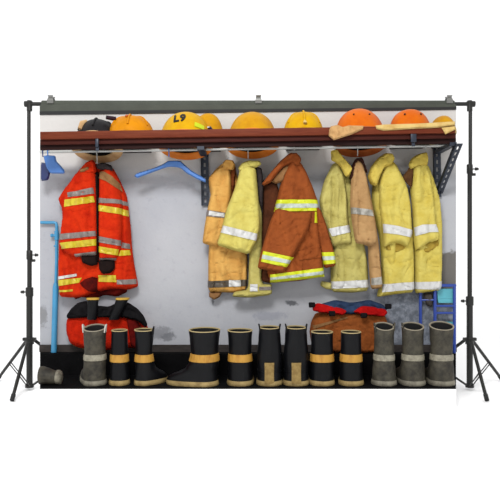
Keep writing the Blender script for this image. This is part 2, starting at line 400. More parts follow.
# ------------------------------------------------------------------ helmets
t_flat = [None]
def helmet(px, bw, label, shell, brim, tilt=25.5, h=.19, dome=.76, dep=.30, front=(3.643, PTZ+.003), comb=True, comb_m=None, liner=None, group='firefighter helmets on the shelf', nub=None, chin=False, bx=1.0, flip=False):
    hw = bw*3.78/F/2; hl = dep/2
    a = math.radians(-tilt); ca, sa = math.cos(a), math.sin(a)
    X = wx(px, 3.78)
    y0, z0 = front[0]+hl*ca, front[1]+hl*sa*-1*-1      # centre of the rim plane (front edge raised)
    def tr(p): return Vector((X+p[0], y0+p[1]*ca-p[2]*sa, z0+p[1]*sa+p[2]*ca))
    t = thing('firefighter_helmet', label, 'helmet', tr((0, 0, 0)), group)
    n = 48
    def ring(rx, ry, z, sag=0, cy=0.0):
        return [tr((rx*math.cos(2*math.pi*k/n), cy+ry*math.sin(2*math.pi*k/n), z+sag*abs(math.cos(2*math.pi*k/n))**2)) for k in range(n)]
    dx, dy = hw*(dome*.5+.48), hl*.86
    out, inn = [], []
    for i in range(15):
        u = i/14*math.pi/2*.985; c = math.cos(u)**.78; s_ = math.sin(u)**.92
        out.append(ring(dx*c, dy*c, .018+(h-.018)*s_, 0, -.012*(1-s_))); inn.append(ring((dx-.006)*c*.985, (dy-.006)*c*.985, .012+(h-.022)*s_, 0, -.012*(1-s_)))
    obj('shell', loft(out+inn[::-1], False, False), shell, t)
    # close top of both layers with the last tiny ring
    rings = [ring(dx-.010, dy-.010, .016, 0, -.012), ring(dx+.001, dy+.001, .022, 0, -.012), ring(dx+.004, dy+.008, .014, 0, -.010), ring(hw+.001, hl-.004, .007, -.004), ring(hw+.004, hl, .003, -.004), ring(hw+.001, hl-.002, -.002, -.004), ring(dx-.026, dy-.030, .000, -.002, -.012), ring(dx-.028, dy-.032, .006, 0, -.012)]
    obj('brim', loft(rings, False, False), brim, t)
    # inner lining
    lin_ = [ring((dx-.010)*math.cos(u)**.8, (dy-.010)*math.cos(u)**.8, .012+(h*.72)*math.sin(u), 0, -.012) for u in np.linspace(0, math.pi/2*.97, 9)]
    obj('liner', loft(lin_, False, True), liner or dark_liner, t)
    def on(u, v, e=0):    # point on the dome: u angle around, v height angle
        c = math.cos(v)**.78; s_ = math.sin(v)**.92
        return tr(((dx+e)*c*math.cos(u), -.012*(1-s_)+(dy+e)*c*math.sin(u), .018+(h-.018+e)*s_))
    if comb:
        pts = [on(-math.pi/2, v, .003) for v in np.linspace(.25, 1.5, 12)]+[on(math.pi/2, v, .003) for v in np.linspace(1.5, .3, 12)]
        obj('comb', tube(pts, .006, 10), comb_m or shell, t)
        for q in (-1, 1):
            pts = [on(-math.pi/2+q*.95, v, .001) for v in np.linspace(.35, 1.45, 10)]
            obj('rib', tube(pts, .005, 8), shell, t)
    if nub: 
        p = on(-math.pi/2, .16, .004); obj('front_clip', tube([p+Vector((0, .012, -.012)), p+Vector((0, -.010, 0)), p+Vector((0, .004, .012))], [.007, .011, .006], 10), nub, t)
    def flat(x, z, e=0):     # point on the dome's front at local x and height z
        q = min(.999, max(0, (z-.018)/(h-.018))); v = math.asin(q**(1/.92)); c = math.cos(v)**.78
        return on(-math.acos(max(-.99, min(.99, x/(dx*c)))), v, e)
    t_flat[0] = flat
    return t, on, tr
dark_liner = mat('dark_helmet_liner', (34, 26, 24), rough=.8, var=.3, scale=20)
def plast(n, c, c2=None, **k): return mat(n, c, rough=.42, spec=.1, col2=c2 or tuple(int(v*.86) for v in c), mix=.42, edge=.14, scale=11, **k)
amber = plast('amber_helmet_plastic', (238, 152, 0)); yel = plast('yellow_helmet_plastic', (236, 182, 2), (218, 158, 2)); gold = plast('golden_helmet_plastic', (226, 164, 8), (202, 138, 8))
org = plast('orange_helmet_plastic', (240, 116, 0), (222, 98, 0)); orim = plast('orange_brim_plastic', (255, 150, 60), (238, 124, 40)); pale = plast('cream_brim_plastic', (236, 200, 120))
brn = plast('brown_orange_brim', (196, 104, 50), (166, 80, 38)); blkp = plast('black_helmet_plastic', (34, 32, 34)); tan = plast('tan_brim_plastic', (228, 188, 136), (184, 140, 96))

def support(px, w_):
    o = obj('support_board', box(wx(px-w_, 3.85), wx(px+w_, 3.85), 3.785, 3.95, RZ+RR+.001, RZ+RR+.012), blk_wood, sh)
for px, w_ in ((134, 15), (304, 17), (410, 17), (444, 8.5), (211, 9)): support(px, w_)
h1, on, tr = helmet(97, 50, 'black helmet with a tan edge leaning at the shelf end above the red coat', blkp, tan, tilt=26.5, h=.178, dome=.78, dep=.31)
for u in (-2.2, ): obj('front_shield', tube([on(u, .18, .004), on(u, .5, .006), on(u+.1, .75, .003)], [.017, .02, .008], 12, .5), tan, h1)
h2, on, tr = helmet(131.5, 50, 'amber helmet beside the black helmet, with a small dark lamp at its left', amber, amber, tilt=14.5, h=.156, dome=.86, dep=.27)
p = on(-2.6, .75, .012); obj('lamp', join(tube([p+Vector((-.035, -.03, .004)), p+Vector((.012, 0, 0))], [.012, .014], 14)), mat('dark_chrome', (60, 36, 48), rough=.2, metal=.5), h2)
obj('front_screw', tube([on(-math.pi/2-.12, .8, 0), on(-math.pi/2-.12, .8, .009)], .010), mat('rust_orange', (206, 96, 10), rough=.4), h2)
h3, on, tr = helmet(185.5, 53, 'yellow helmet with the black mark L9 on its front', yel, orim, tilt=25.5, h=.222, dome=.95, comb=False, dep=.30)
# lettering wrapped on the dome
tc_ = bpy.data.curves.new('mark', 'FONT'); tc_.body = 'L9'; tc_.size = 1; tc_.space_character = 1.15; tc_.offset = .035; tmp = bpy.data.objects.new('tmp_text', tc_)
COL.objects.link(tmp); dg = bpy.context.evaluated_depsgraph_get(); me = bpy.data.meshes.new_from_object(tmp.evaluated_get(dg))
tv = [v.co.copy() for v in me.vertices]; tf = [list(p.vertices) for p in me.polygons]; bpy.data.objects.remove(tmp)
bm = bmesh.new(); vs = [bm.verts.new(v) for v in tv]
for f in tf:
    try: bm.faces.new([vs[i] for i in f])
    except ValueError: pass
for _ in range(2): bmesh.ops.subdivide_edges(bm, edges=[e for e in bm.edges if e.calc_length() > .12], cuts=2)
bmesh.ops.triangulate(bm, faces=bm.faces[:]); bm.verts.index_update()
minx = min(v.co.x for v in bm.verts); maxx = max(v.co.x for v in bm.verts)
V = []
for e in (.0042, .0002):
    for v in bm.verts: V.append(t_flat[0](-.060+((v.co.x-minx)/(maxx-minx))*.070, -.0+.084+v.co.y*.088, e))
nv_ = len(bm.verts); Fc = [[v.index for v in f.verts] for f in bm.faces]; Fc += [[i+nv_ for i in f][::-1] for f in Fc]; bm.free()
o = obj('marking', (V, Fc), mat('black_lettering', (30, 22, 16), rough=.5), h3, smooth=False); o['label'] = 'black L9 lettering'
# lime sticker
V = []; n1, n2 = 9, 4
for e in (.004, .0):
    for i in range(n1):
        for j in range(n2): V.append(t_flat[0](.064+.052*i/(n1-1), .048+.034*j/(n2-1)-.006*i/(n1-1), e))
Fc = [[i*n2+j, (i+1)*n2+j, (i+1)*n2+j+1, i*n2+j+1] for i in range(n1-1) for j in range(n2-1)]; Fc += [[k+n1*n2 for k in f][::-1] for f in Fc]
o = obj('sticker', (V, Fc), mat('lime_sticker', (214, 232, 10), rough=.5), h3); o['label'] = 'lime yellow reflective sticker'
h4, on, tr = helmet(207.5, 35, 'small orange-yellow helmet tucked behind the marked L9 helmet', gold, gold, tilt=6, h=.215, dome=.9, dep=.18, front=(3.77, RZ+.03), comb=False)
obj('visor', tube([on(-2.1, .15, .006), on(-1.8, .32, .008), on(-1.4, .36, .008), on(-1.1, .2, .006)], [.008, .016, .016, .008], 10, .6), mat('blue_black_visor', (30, 34, 66), rough=.2), h4)
h5, on, tr = helmet(252.5, 52, 'golden yellow helmet with an orange brim above the pale yellow coat', gold, orim, h=.213, dome=.88, comb=False)
h6, on, tr = helmet(303.5, 42, 'bright yellow helmet with a small clip at the front edge', yel, yel, tilt=14.5, h=.162, dome=.93, dep=.27, nub=pale)
h7, on, tr = helmet(360.5, 53, 'orange helmet resting on the tan cloth', org, brn, h=.226, dome=.9, comb=False)
for q in (-.35, .35): obj('screw', tube([on(-math.pi/2+q, .5, 0), on(-math.pi/2+q, .5, .007)], .005), mat('dark_screw', (96, 40, 14)), h7)
h8, on, tr = helmet(410, 43, 'orange helmet above the long cream cloth', org, org, tilt=14.5, h=.168, dome=.92, comb=False, dep=.27)
for q in (-.45, .45): obj('screw', tube([on(-math.pi/2+q, .55, 0), on(-math.pi/2+q, .55, .007)], .006), MATS['dark_screw'], h8)
h9, on, tr = helmet(442, 24, 'flat yellow helmet at the right end of the shelf', gold, pale, tilt=14.5, h=.118, dome=.98, comb=False, dep=.27)
tanc = mat('tan_cloth', (216, 170, 112), rough=.9, col2=(190, 140, 86), mix=.42, scale=26, bump=.3, bscale=90)
tanc2 = mat('cream_cloth', (236, 204, 128), rough=.9, col2=(214, 172, 96), mix=.42, scale=18, bump=.3, bscale=90)
def cloth_thing(name, label, cat, polys, m, D, T, **k):
    x, z = W(*polys[0][0], D); t = thing(name, label, cat, (x, D, z)); 
    for i, (pl, nm, dd) in enumerate(polys_named(polys)): Puff(pl, D-dd, T, **k).build(nm, m, t)
    return t
c1 = Puff([(331, 128.6), (338, 127.2), (343, 129.5), (349, 128), (364, 128.6), (363.5, 132), (352, 137), (334, 142.5), (329, 138), (329.5, 132)], 3.578, .016, R=.016, fold=.005, fx=40, fz=30, g=.006, sm=0)
tag(c1.build('tan_cloth', tanc, None), 'crumpled tan cloth hanging over the shelf edge under an orange helmet', 'cloth')
c2 = Puff([(376, 128.6), (384, 127.6), (420, 127.2), (455.5, 125.6), (455.5, 129.5), (440, 131.5), (410, 132.6), (384, 133.8), (377, 132)], 3.578, .014, R=.014, fold=.002, fx=12, fz=30, g=.006, wr=.001, sm=0)
tag(c2.build('cream_cloth', tanc2, None), 'long cream cloth strip lying along the right end of the shelf', 'cloth')
c3 = Puff([(442, 131.8), (455.6, 130.4), (455.6, 134), (446, 138.4)], 3.575, .012, R=.014, fold=.002, wr=.001, sm=0, g=.006)
tag(c3.build('folded_cloth', tanc2, None), 'small cream cloth corner hanging at the right shelf end', 'cloth')

# ------------------------------------------------------------------ hooks and hangers
def hook(px, ybot, label, ln=.0, D2=3.80):
    x = wx(px, 3.8); zb = CAMH+(250-ybot)*3.8/F; r = RR+.004
    pts = [Vector((x, 3.8+r*math.cos(a), RZ+r*math.sin(a))) for a in np.linspace(-.3, math.pi*1.05, 9)]
    pts += [Vector((x, 3.8-r, RZ-.012)), Vector((x, 3.797, RZ-.02)), Vector((x, 3.797, zb))]
    return tag(obj('wire_hook', tube(pts, .0028, 8), steel, origin=(x, 3.8, zb)), label, 'hook', 'wire hooks on the rail')
for px, yb, lb in ((97, 163, 'wire hook holding the red coat'), (228, 160, 'wire hook holding the amber coat'), (248, 160.5, 'wire hook holding the pale yellow coat between amber and brown'),
                   (294, 153, 'wire hook holding the brown coat'), (335, 150.5, 'wire hook holding the olive yellow coat'), (357.5, 159, 'wire hook holding the narrow tan coat'),
                   (387, 153.5, 'wire hook holding the left one of the two bright yellow coats'), (425, 153.5, 'wire hook holding the rightmost yellow coat')):
    hook(px, yb, lb)
blue = mat('blue_plastic', (84, 142, 224), rough=.4, var=.12, scale=8, spec=.5); navyp = mat('navy_plastic', (34, 52, 110), rough=.4, spec=.5)
def hanger(name, label, polys, hookpx, m, D=3.80):
    x = wx(hookpx, 3.8); t = thing(name, label, 'hanger', (x, 3.8, RZ), 'blue plastic hangers on the rail')
    for pl, nm, dd in polys: Puff(pl, D-dd, .014, R=.012, fold=0, wr=0, g=.007, sm=1).build(nm, m, t)
    r = RR+.006
    pts = [Vector((x+r*math.cos(a), 3.793, RZ+r*math.sin(a))) for a in np.linspace(-.6, math.pi*.98, 10)]+[Vector((x-r*.3, 3.793, RZ-.028)), Vector((x-r*.1, 3.793, W(0, 157, 3.8)[1]))]
    obj('hook', tube([Vector((x, 3.8+(p.x-x), p.z)) for p in pts], .0035, 8), m, t)
    return t
hanger('coat_hanger', 'pale blue plastic hanger hanging alone at the middle of the rail', [([(168, 160.5), (180, 160.5), (184, 164), (192, 171), (201, 176), (206, 179.5), (205.5, 182.5), (198, 179.5), (187, 173.5), (180, 167.5), (169, 166.5), (158, 170), (145, 175), (137, 178), (134, 176), (137, 173), (152, 168.5), (163, 164)], 'frame', 0)], 169, blue)
hanger('coat_hanger', 'light blue plastic hanger with a wide shoulder at the left end of the rail', [([(43, 156), (47, 155), (55, 155.5), (56, 161), (60, 165), (64, 170), (64.5, 173.5), (50, 173.5), (46, 167)], 'shoulder', 0)], 48, blue)
hanger('coat_hanger', 'dark navy plastic hanger at the far left behind the light blue one', [([(40.6, 162), (46, 163), (51, 168), (48, 180), (40.6, 181)], 'shoulder', -.03)], 43, navyp)

# the shelf, its rail and all that rests on it run very slightly uphill to the right
ROLL = Matrix.Translation((0, 0, 1.512+.007)) @ Matrix.Rotation(-.0156, 4, 'Y') @ Matrix.Translation((0, 0, -1.512))
bpy.context.view_layer.update()
for o in list(COL.objects):
    if o.parent is None and o.name.split('.')[0] in ('helmet_shelf', 'hanging_rail', 'firefighter_helmet', 'shelf_bracket', 'shelf_strap', 'wire_hook', 'tan_cloth', 'cream_cloth', 'folded_cloth'):
        o.matrix_world = ROLL @ Matrix.Translation(o.location)
# ------------------------------------------------------------------ coats
def fab(n, c, c2, **k): return mat(n, c, rough=.92, col2=c2, mix=.47, edge=.16, scale=k.pop('scale', 12), bump=.5, bscale=70, spec=.05, **k)
F_red = fab('red_turnout_fabric', (232, 58, 20), (204, 40, 16)); F_amb = fab('amber_turnout_fabric', (240, 186, 102), (222, 162, 82)); F_yel = fab('pale_yellow_turnout_fabric', (234, 222, 122), (216, 198, 98))
F_brn = fab('brown_turnout_fabric', (170, 90, 44), (148, 76, 38)); F_oli = fab('olive_yellow_turnout_fabric', (218, 206, 122), (196, 182, 100)); F_tan = fab('tan_turnout_fabric', (206, 164, 112), (186, 144, 96))
F_by = fab('bright_yellow_turnout_fabric', (238, 220, 116), (222, 198, 88)); F_dk = fab('dark_lining_fabric', (40, 28, 26), (26, 20, 20)); F_col = fab('yellow_collar_fabric', (236, 212, 104), (216, 186, 80))
F_lin = fab('tan_lining_fabric', (168, 124, 82), (140, 100, 62)); F_gry = fab('grey_collar_fabric', (70, 62, 62), (50, 44, 46))
def tape(n, c, c2, r=.4): return mat(n, c, rough=r, col2=c2, mix=.45, edge=.15, scale=30, stretch=(1, 1, .6), bump=.2, bscale=120, spec=.4)
T_gry = tape('grey_reflective_tape', (150, 138, 132), (120, 108, 104)); T_yel = tape('yellow_reflective_tape', (232, 214, 40), (206, 170, 30)); T_lim = tape('lime_reflective_tape', (236, 244, 30), (222, 232, 24)); MATS['lime_reflective_tape']
T_sil = tape('silver_reflective_tape', (216, 226, 214), (190, 202, 190)); T_wht = tape('white_reflective_tape', (238, 238, 236), (214, 212, 206)); T_dk = tape('dark_grey_tape', (92, 80, 66), (70, 62, 54)); T_met = tape('metallic_tape', (200, 196, 186), (110, 104, 92), .3)

def coat(px, D, label): 
    x, z = W(px, 152, D); return thing('firefighter_coat', label, 'coat', (x, D, z), 'firefighter coats hanging from the rail')
# red coat
t = coat(97, 3.86, 'red firefighter coat with yellow and grey reflective bands, at the far left')
B = Puff([(84, 164), (92, 162), (100, 165), (112, 167), (119, 180), (126, 195), (128, 210), (130, 228), (131, 245), (133, 262), (136, 278), (137.5, 287), (128, 290), (112, 289), (97, 292), (84, 297), (70, 298), (59, 297), (57.5, 280), (57.5, 262), (58, 240), (62, 222), (61, 208), (57, 199), (64, 188), (74, 176)], 3.90, .055, R=.05, fold=.012, seed=1); B.build('body', F_red, t)
L_ = Puff([(83, 164), (92, 162), (96, 172), (97, 190), (97.5, 232), (97, 256), (86, 256), (74, 257.5), (64, 252), (58.5, 243), (60, 228), (62.5, 210), (64, 192), (72, 177)], 3.845, .05, R=.05, fold=.010, seed=2); s1 = L_.build('sleeve', F_red, t)
R_ = Puff([(98.5, 173), (105, 167), (112, 168), (118, 180), (121, 195), (122, 225), (121, 248), (116, 261), (106, 260), (98.5, 261), (98, 230), (98, 200)], 3.845, .05, R=.045, fold=.010, seed=3); s2 = R_.build('sleeve', F_red, t)
for pl, m in (([(68.5, 193), (94, 188), (95, 194), (69, 197.5)], T_gry), ([(65.5, 200), (94.5, 196.5), (95.5, 202.5), (65, 207)], T_yel), ([(60, 234), (96, 231), (96.5, 236), (59.5, 240)], T_gry), ([(59.5, 243), (96.5, 239), (96.5, 245.5), (60.5, 249)], T_yel), ([(75, 254), (96, 251.5), (96.5, 255), (75, 257.3)], T_gry)): L_.band(pl, 'reflective_band', m, s1)
for pl, m in (([(98.5, 198), (121.5, 200), (121.8, 204), (98.5, 203)], T_gry), ([(98.5, 205), (121.5, 208.5), (121.8, 214.5), (98.5, 211)], T_yel), ([(98.5, 236), (121, 240.5), (121, 246), (98.5, 242)], T_gry), ([(98.5, 246), (119, 249.5), (118, 255.5), (98.5, 252)], T_yel), ([(98.5, 258), (116.5, 258), (115.5, 261), (98.5, 261)], T_gry)): R_.band(pl, 'reflective_band', m, s2)
for pl, m in (([(121, 201), (127, 202), (127.5, 206), (121, 205)], T_gry), ([(121, 209), (128, 210.5), (128.5, 216.5), (121, 215)], T_yel), ([(121, 242), (130, 244), (130.5, 249), (121, 247.5)], T_gry), ([(120, 250.5), (130, 250), (131, 255), (120, 256)], T_yel),
              ([(58.5, 276.5), (78, 273.5), (78, 276), (58.5, 279.5)], T_wht), ([(58.5, 280), (83, 277.5), (80, 282.5), (58.5, 286)], T_yel), ([(59, 290), (74, 289), (74, 291), (59, 292)], T_yel), ([(99.5, 275), (117, 275), (117.5, 282), (99.5, 281.5)], T_yel), ([(118, 279.5), (136, 279), (136.5, 284), (118, 284)], T_gry)): B.band(pl, 'reflective_band', m, B.ob)
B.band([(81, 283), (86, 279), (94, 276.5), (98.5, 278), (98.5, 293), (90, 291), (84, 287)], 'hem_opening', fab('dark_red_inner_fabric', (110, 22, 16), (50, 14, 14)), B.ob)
Puff([(80, 256), (97, 255.5), (97, 265), (90, 266), (82, 263)], 3.83, .03, R=.03, fold=.003).build('cuff_lining', F_dk, t)
Puff([(98, 260), (114, 260), (114.5, 268), (110, 273.5), (102, 274), (98.5, 269)], 3.83, .03, R=.03, fold=.003).build('cuff_lining', F_dk, t)
Puff([(84, 163), (92, 159), (95, 163), (95.5, 172), (88, 174), (82, 171)], 3.805, .03, R=.02, fold=.004).build('collar', F_red, t)
Puff([(80, 169), (88, 166.5), (89, 169), (84, 171.5), (79.5, 172)], 3.782, .012, R=.01, fold=.001, g=.005).build('collar_patch', F_lin, t)
Puff([(95, 164), (103, 162), (111, 165), (113, 171), (97, 169)], 3.808, .03, R=.02, fold=.004).build('collar', F_gry, t)
R_.band([(98.5, 171.5), (105, 172), (113, 176.5), (119, 183), (122, 191.5), (114, 186), (107, 181.5), (99, 178.5)], 'yoke_patch', F_lin, s2)
Puff([(94.5, 172), (98.5, 172), (98.8, 215), (98.5, 262), (96.3, 262), (95.8, 210)], 3.835, .02, R=.01, fold=.0, g=.007).build('front_placket', F_dk, t)

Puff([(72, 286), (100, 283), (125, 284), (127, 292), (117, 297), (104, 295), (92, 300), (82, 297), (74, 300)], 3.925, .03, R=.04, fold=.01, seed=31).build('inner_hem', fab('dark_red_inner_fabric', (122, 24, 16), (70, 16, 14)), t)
# amber coat
t = coat(228, 3.87, 'amber coat with a dark hem band, left of the pale yellow coat')
B = Puff([(214, 170), (222, 163), (234, 162), (237, 175), (243, 200), (246, 235), (247.5, 262), (247, 290), (237, 293), (222, 292.5), (208, 292), (208, 262), (209, 238), (212, 205), (208, 180)], 3.91, .05, R=.045, fold=.010, seed=4); B.build('body', F_amb, t)
B.band([(207.5, 281), (247, 279.5), (247, 286), (207.5, 287.5)], 'hem_band', T_dk, B.ob); B.band([(229, 280), (241, 279.8), (241, 286), (229, 286.4)], 'shiny_patch', T_wht, B.ob, off=.008)
S = Puff([(220, 166), (229, 165), (231.5, 178), (232, 198), (228, 220), (223, 235), (218, 247.5), (210, 245.5), (202, 243), (204, 228), (207, 210), (211, 192), (208, 178), (213, 172)], 3.865, .05, R=.04, fold=.009, seed=5); s = S.build('sleeve', F_amb, t)
S.band([(206.5, 210), (228, 213.5), (227.5, 218.5), (205.5, 216.2)], 'reflective_band', T_gry, s); S.band([(209.5, 211.2), (225, 214), (224.5, 217.2), (209, 215.4)], 'shiny_strip', T_wht, s, off=.008)
Puff([(222, 163), (226, 159), (233, 160), (235.5, 165), (233, 170), (223, 168)], 3.825, .03, R=.02, fold=.005).build('collar', F_amb, t)
Puff([(231, 166), (236, 166), (235, 185), (232, 196), (229.5, 180)], 3.862, .02, R=.02, fold=.004).build('collar_lining', fab('rust_lining_fabric', (150, 82, 40), (110, 56, 30)), t)
Puff([(209, 292), (222, 292), (220, 297), (214, 300), (209, 297)], 3.90, .02, R=.02).build('hem_lining', F_lin, t)
# pale yellow coat
t = coat(248, 3.84, 'pale yellow coat with a wide white sleeve band, between amber and brown coats')
B = Puff([(242, 165), (256, 163), (260, 172), (262, 190), (262.5, 230), (262, 262), (262, 284), (272, 284), (272, 295), (250, 298), (232, 297), (234, 292), (248, 290), (249, 262), (250, 240), (244, 200)], 3.865, .04, R=.035, fold=.008, seed=6); B.build('body', F_oli, t)
B.band([(250, 284), (257.5, 284), (257.5, 291), (250, 291)], 'reflective_patch', T_wht, B.ob); B.band([(259, 286.5), (272, 286.5), (272, 290), (259, 290)], 'hem_band', T_gry, B.ob)
S = Puff([(240, 167), (248, 164), (256, 168), (257.5, 185), (259, 205), (260.5, 226), (257.5, 241), (249, 254.5), (232, 250), (216.5, 245), (221, 230), (226, 210), (234, 190), (238, 177)], 3.805, .05, R=.045, fold=.010, seed=7); s = S.build('sleeve', F_yel, t)
S.band([(223, 225.5), (257.5, 234), (256.5, 241), (220.5, 232.5)], 'reflective_band', T_wht, s)
Puff([(238, 168), (242, 162.5), (249, 160), (260, 160.5), (261.5, 164), (256, 167.5), (246, 169), (240, 172)], 3.79, .028, R=.02, fold=.005).build('collar', F_yel, t)
Puff([(255, 166), (262, 168), (263.5, 185), (262.5, 215), (258.5, 200), (257, 180)], 3.822, .02, R=.02, fold=.003).build('collar_lining', F_gry, t)

# brown coat
t = coat(294, 3.80, 'brown coat with lime and silver reflective bands, in the middle')
Puff([(263, 184), (276, 180), (282, 200), (276, 240), (272, 262), (272, 284), (261, 281), (263, 262), (262, 240), (263, 205)], 3.85, .03, R=.04, fold=.007, seed=9).build('back_panel', fab('dark_brown_lining', (96, 54, 34), (70, 40, 28)), t)
B = Puff([(289, 160), (297, 155), (301, 162), (306, 170), (313, 186), (318.5, 202), (320, 225), (322, 250), (325, 276.5), (300, 281), (270, 283.5), (267, 272), (268, 240), (272, 222), (276, 203), (281, 182), (285, 170)], 3.83, .055, R=.05, fold=.009, seed=10); B.build('body', F_brn, t)
def lime(Pf, pl, cen, par): Pf.band(pl, 'reflective_band', T_lim, par); Pf.band(cen, 'silver_strip', T_sil, par, off=.008)
lime(B, [(276.5, 200), (318, 200), (318.8, 211), (273, 212)], [(276, 204), (318.2, 204), (318.4, 208), (274.8, 208.5)], B.ob)
lime(B, [(270, 274.5), (323.5, 267.5), (325, 277), (270, 283)], [(270, 277.5), (324, 270.7), (324.5, 274), (270, 280)], B.ob)
B.band([(314.5, 212), (318, 212), (317.5, 223), (314, 223)], 'zip_tape', T_lim, B.ob)
B.band([(298, 251), (321, 248), (322.5, 257), (299, 260)], 'pocket_flap', F_brn, B.ob, off=.01)
S = Puff([(276, 208), (296, 212), (313, 211), (309, 229), (299, 246), (292, 258), (283.5, 273.5), (270, 271), (257.5, 268.5), (260, 256), (265, 238), (270, 222)], 3.772, .045, R=.04, fold=.008, seed=11); 
S2 = S; s = S.build('sleeve', F_brn, t)
lime(S, [(263, 251), (294, 257.5), (287, 267.3), (260.8, 261.5)], [(262.5, 254.5), (291.5, 260.5), (289.5, 264), (261.5, 258.5)], s)
R_ = Puff([(316, 204), (321, 210), (326, 223), (331, 240), (335, 254), (336, 266), (325, 268.5), (322, 258), (318, 236), (316, 218)], 3.805, .035, R=.03, fold=.006, seed=12); s = R_.build('sleeve', F_brn, t)
lime(R_, [(321.5, 252.3), (334.6, 252), (336.2, 263), (323.5, 264.5)], [(322.2, 256.3), (335.2, 256), (335.6, 259.5), (322.8, 260.3)], s)
Puff([(261.5, 184), (270, 173), (281, 160), (290, 152.5), (297, 152.5), (301.5, 158), (300, 166), (295, 166), (292, 163), (284, 166), (277, 174), (271, 182), (264, 185.5)], 3.79, .035, R=.02, fold=.005, g=.007).build('collar', F_brn, t)
Puff([(271, 181), (278, 172), (285, 165.5), (291, 165), (287, 173), (283, 181), (276, 184)], 3.805, .02, R=.02, fold=.003).build('collar_lining', F_lin, t)

# olive yellow coat
t = coat(335, 3.87, 'olive yellow coat with a crinkled sleeve band, right of the brown coat')
B = Puff([(334, 162), (342, 163), (350, 172), (355, 205), (364, 240), (368, 262), (369.5, 291), (352, 293), (331.5, 292), (331, 270), (333, 245), (328, 200)], 3.905, .045, R=.04, fold=.008, seed=13); B.build('body', F_oli, t)
B.band([(331.5, 281.5), (369, 279.5), (369.3, 287), (331.5, 288.5)], 'hem_band', T_wht, B.ob)
S = Puff([(333, 163), (339, 163), (344, 174), (347.5, 195), (349, 220), (353, 243.5), (342, 244.5), (333, 247), (328, 236), (322, 217), (319.5, 200), (324, 182)], 3.86, .05, R=.045, fold=.012, seed=14, fx=34); s = S.build('sleeve', F_oli, t)
S.band([(327.5, 229), (337, 227), (349.3, 225), (350.5, 232), (331.5, 236.5)], 'reflective_band', T_wht, s)
Puff([(331, 150.5), (337, 149), (343, 156), (350, 164), (353, 169), (350, 176), (346, 176.5), (341, 167), (336, 162), (331.5, 160)], 3.81, .03, R=.02, fold=.007, fx=40).build('collar', F_col, t)
Puff([(321, 281), (332, 283), (332, 290), (326, 289), (320.5, 286)], 3.90, .02, R=.02).build('hem_lining', F_oli, t)
# narrow tan coat
t = coat(358, 3.82, 'narrow tan coat with a silver sleeve band, squeezed between two yellow coats')
B = Puff([(356, 165), (364, 164), (370, 190), (376, 220), (379.5, 246), (382, 275), (383, 288), (371.5, 289.5), (369.5, 270), (368.5, 245), (360, 210)], 3.85, .035, R=.03, fold=.006, seed=15); B.build('body', F_tan, t)
B.band([(371, 278), (382, 276.5), (383, 284), (371.3, 285)], 'cuff_band', T_met, B.ob)
S = Puff([(354, 163), (358, 159), (363, 163), (367, 175), (371, 198), (376, 222), (378, 242), (371, 246.5), (364, 244.5), (356, 243), (352.5, 222), (350.5, 205), (351.5, 180)], 3.81, .045, R=.04, fold=.008, seed=16); s = S.build('sleeve', F_tan, t)
S.band([(351, 207.5), (372.3, 210.3), (373.5, 216.5), (351.5, 213.8)], 'reflective_band', T_met, s)
Puff([(351.5, 166), (356, 158), (363, 157), (368, 172), (366, 174), (360, 162), (355, 168), (353, 180), (350, 178)], 3.815, .03, R=.015, fold=.004, g=.007).build('collar', fab('dark_brown_collar', (74, 42, 34), (52, 30, 26)), t)

# bright yellow coats
t = coat(387, 3.87, 'bright yellow coat right of the tan coat, its collar folded to the left')
B = Puff([(374, 172), (382, 162), (396, 162), (404, 178), (411, 200), (414, 235), (415, 262), (415, 292.5), (396, 294.5), (377.5, 297.5), (379, 290), (383, 285), (382, 260), (380, 235), (372, 205)], 3.91, .05, R=.045, fold=.009, seed=17); B.build('body', F_by, t)
B.band([(383, 284), (415, 281.5), (415, 289), (381, 292)], 'hem_band', T_wht, B.ob)
S = Puff([(384, 164), (394, 160), (401, 172), (408, 186), (411.5, 205), (413, 232), (411, 240), (408, 248), (402, 244.5), (395, 243), (389, 245), (384, 249), (383, 235), (379.5, 210), (378.5, 182)], 3.865, .055, R=.045, fold=.011, seed=18); s = S.build('sleeve', F_by, t)
S.band([(382.5, 224), (396, 226), (412.8, 230.3), (411, 237.5), (396, 234.5), (383.3, 233)], 'reflective_band', T_wht, s)
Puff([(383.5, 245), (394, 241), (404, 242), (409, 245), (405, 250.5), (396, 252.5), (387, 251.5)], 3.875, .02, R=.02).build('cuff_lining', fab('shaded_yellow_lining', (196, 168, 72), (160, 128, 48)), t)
Puff([(368, 177), (371, 167), (378, 158), (386, 152.5), (393, 153), (395.5, 158), (392, 165), (385, 167), (381, 175), (377, 186), (371, 184)], 3.82, .035, R=.025, fold=.006).build('collar', F_col, t)
t = coat(425, 3.87, 'rightmost bright yellow coat, beside the slotted bracket')
B = Puff([(412, 166), (428, 163), (435, 180), (441, 200), (443, 225), (443, 260), (442, 290.5), (428, 292.5), (415.6, 293.5), (415.5, 262), (414.5, 235)], 3.912, .05, R=.045, fold=.009, seed=19); B.build('body', F_by, t)
B.band([(415.6, 282), (442, 281), (442, 289.5), (415.6, 289)], 'hem_band', T_wht, B.ob)
S = Puff([(412, 165), (426, 162), (431, 176), (434, 195), (436, 220), (439.5, 234), (438.5, 241), (430, 242.5), (422, 247.5), (416.5, 250.5), (414.5, 238), (413.5, 210), (411.5, 190)], 3.866, .055, R=.04, fold=.011, seed=20); s = S.build('sleeve', F_by, t)
S.band([(414.3, 227.5), (421, 224.8), (435, 224.5), (439, 232), (428, 232.3), (415, 236)], 'reflective_band', T_wht, s)
Puff([(416.3, 249), (423, 244), (431, 240), (439, 238), (439.5, 246), (431, 252), (420, 254)], 3.875, .02, R=.02).build('cuff_lining', MATS['shaded_yellow_lining'], t)
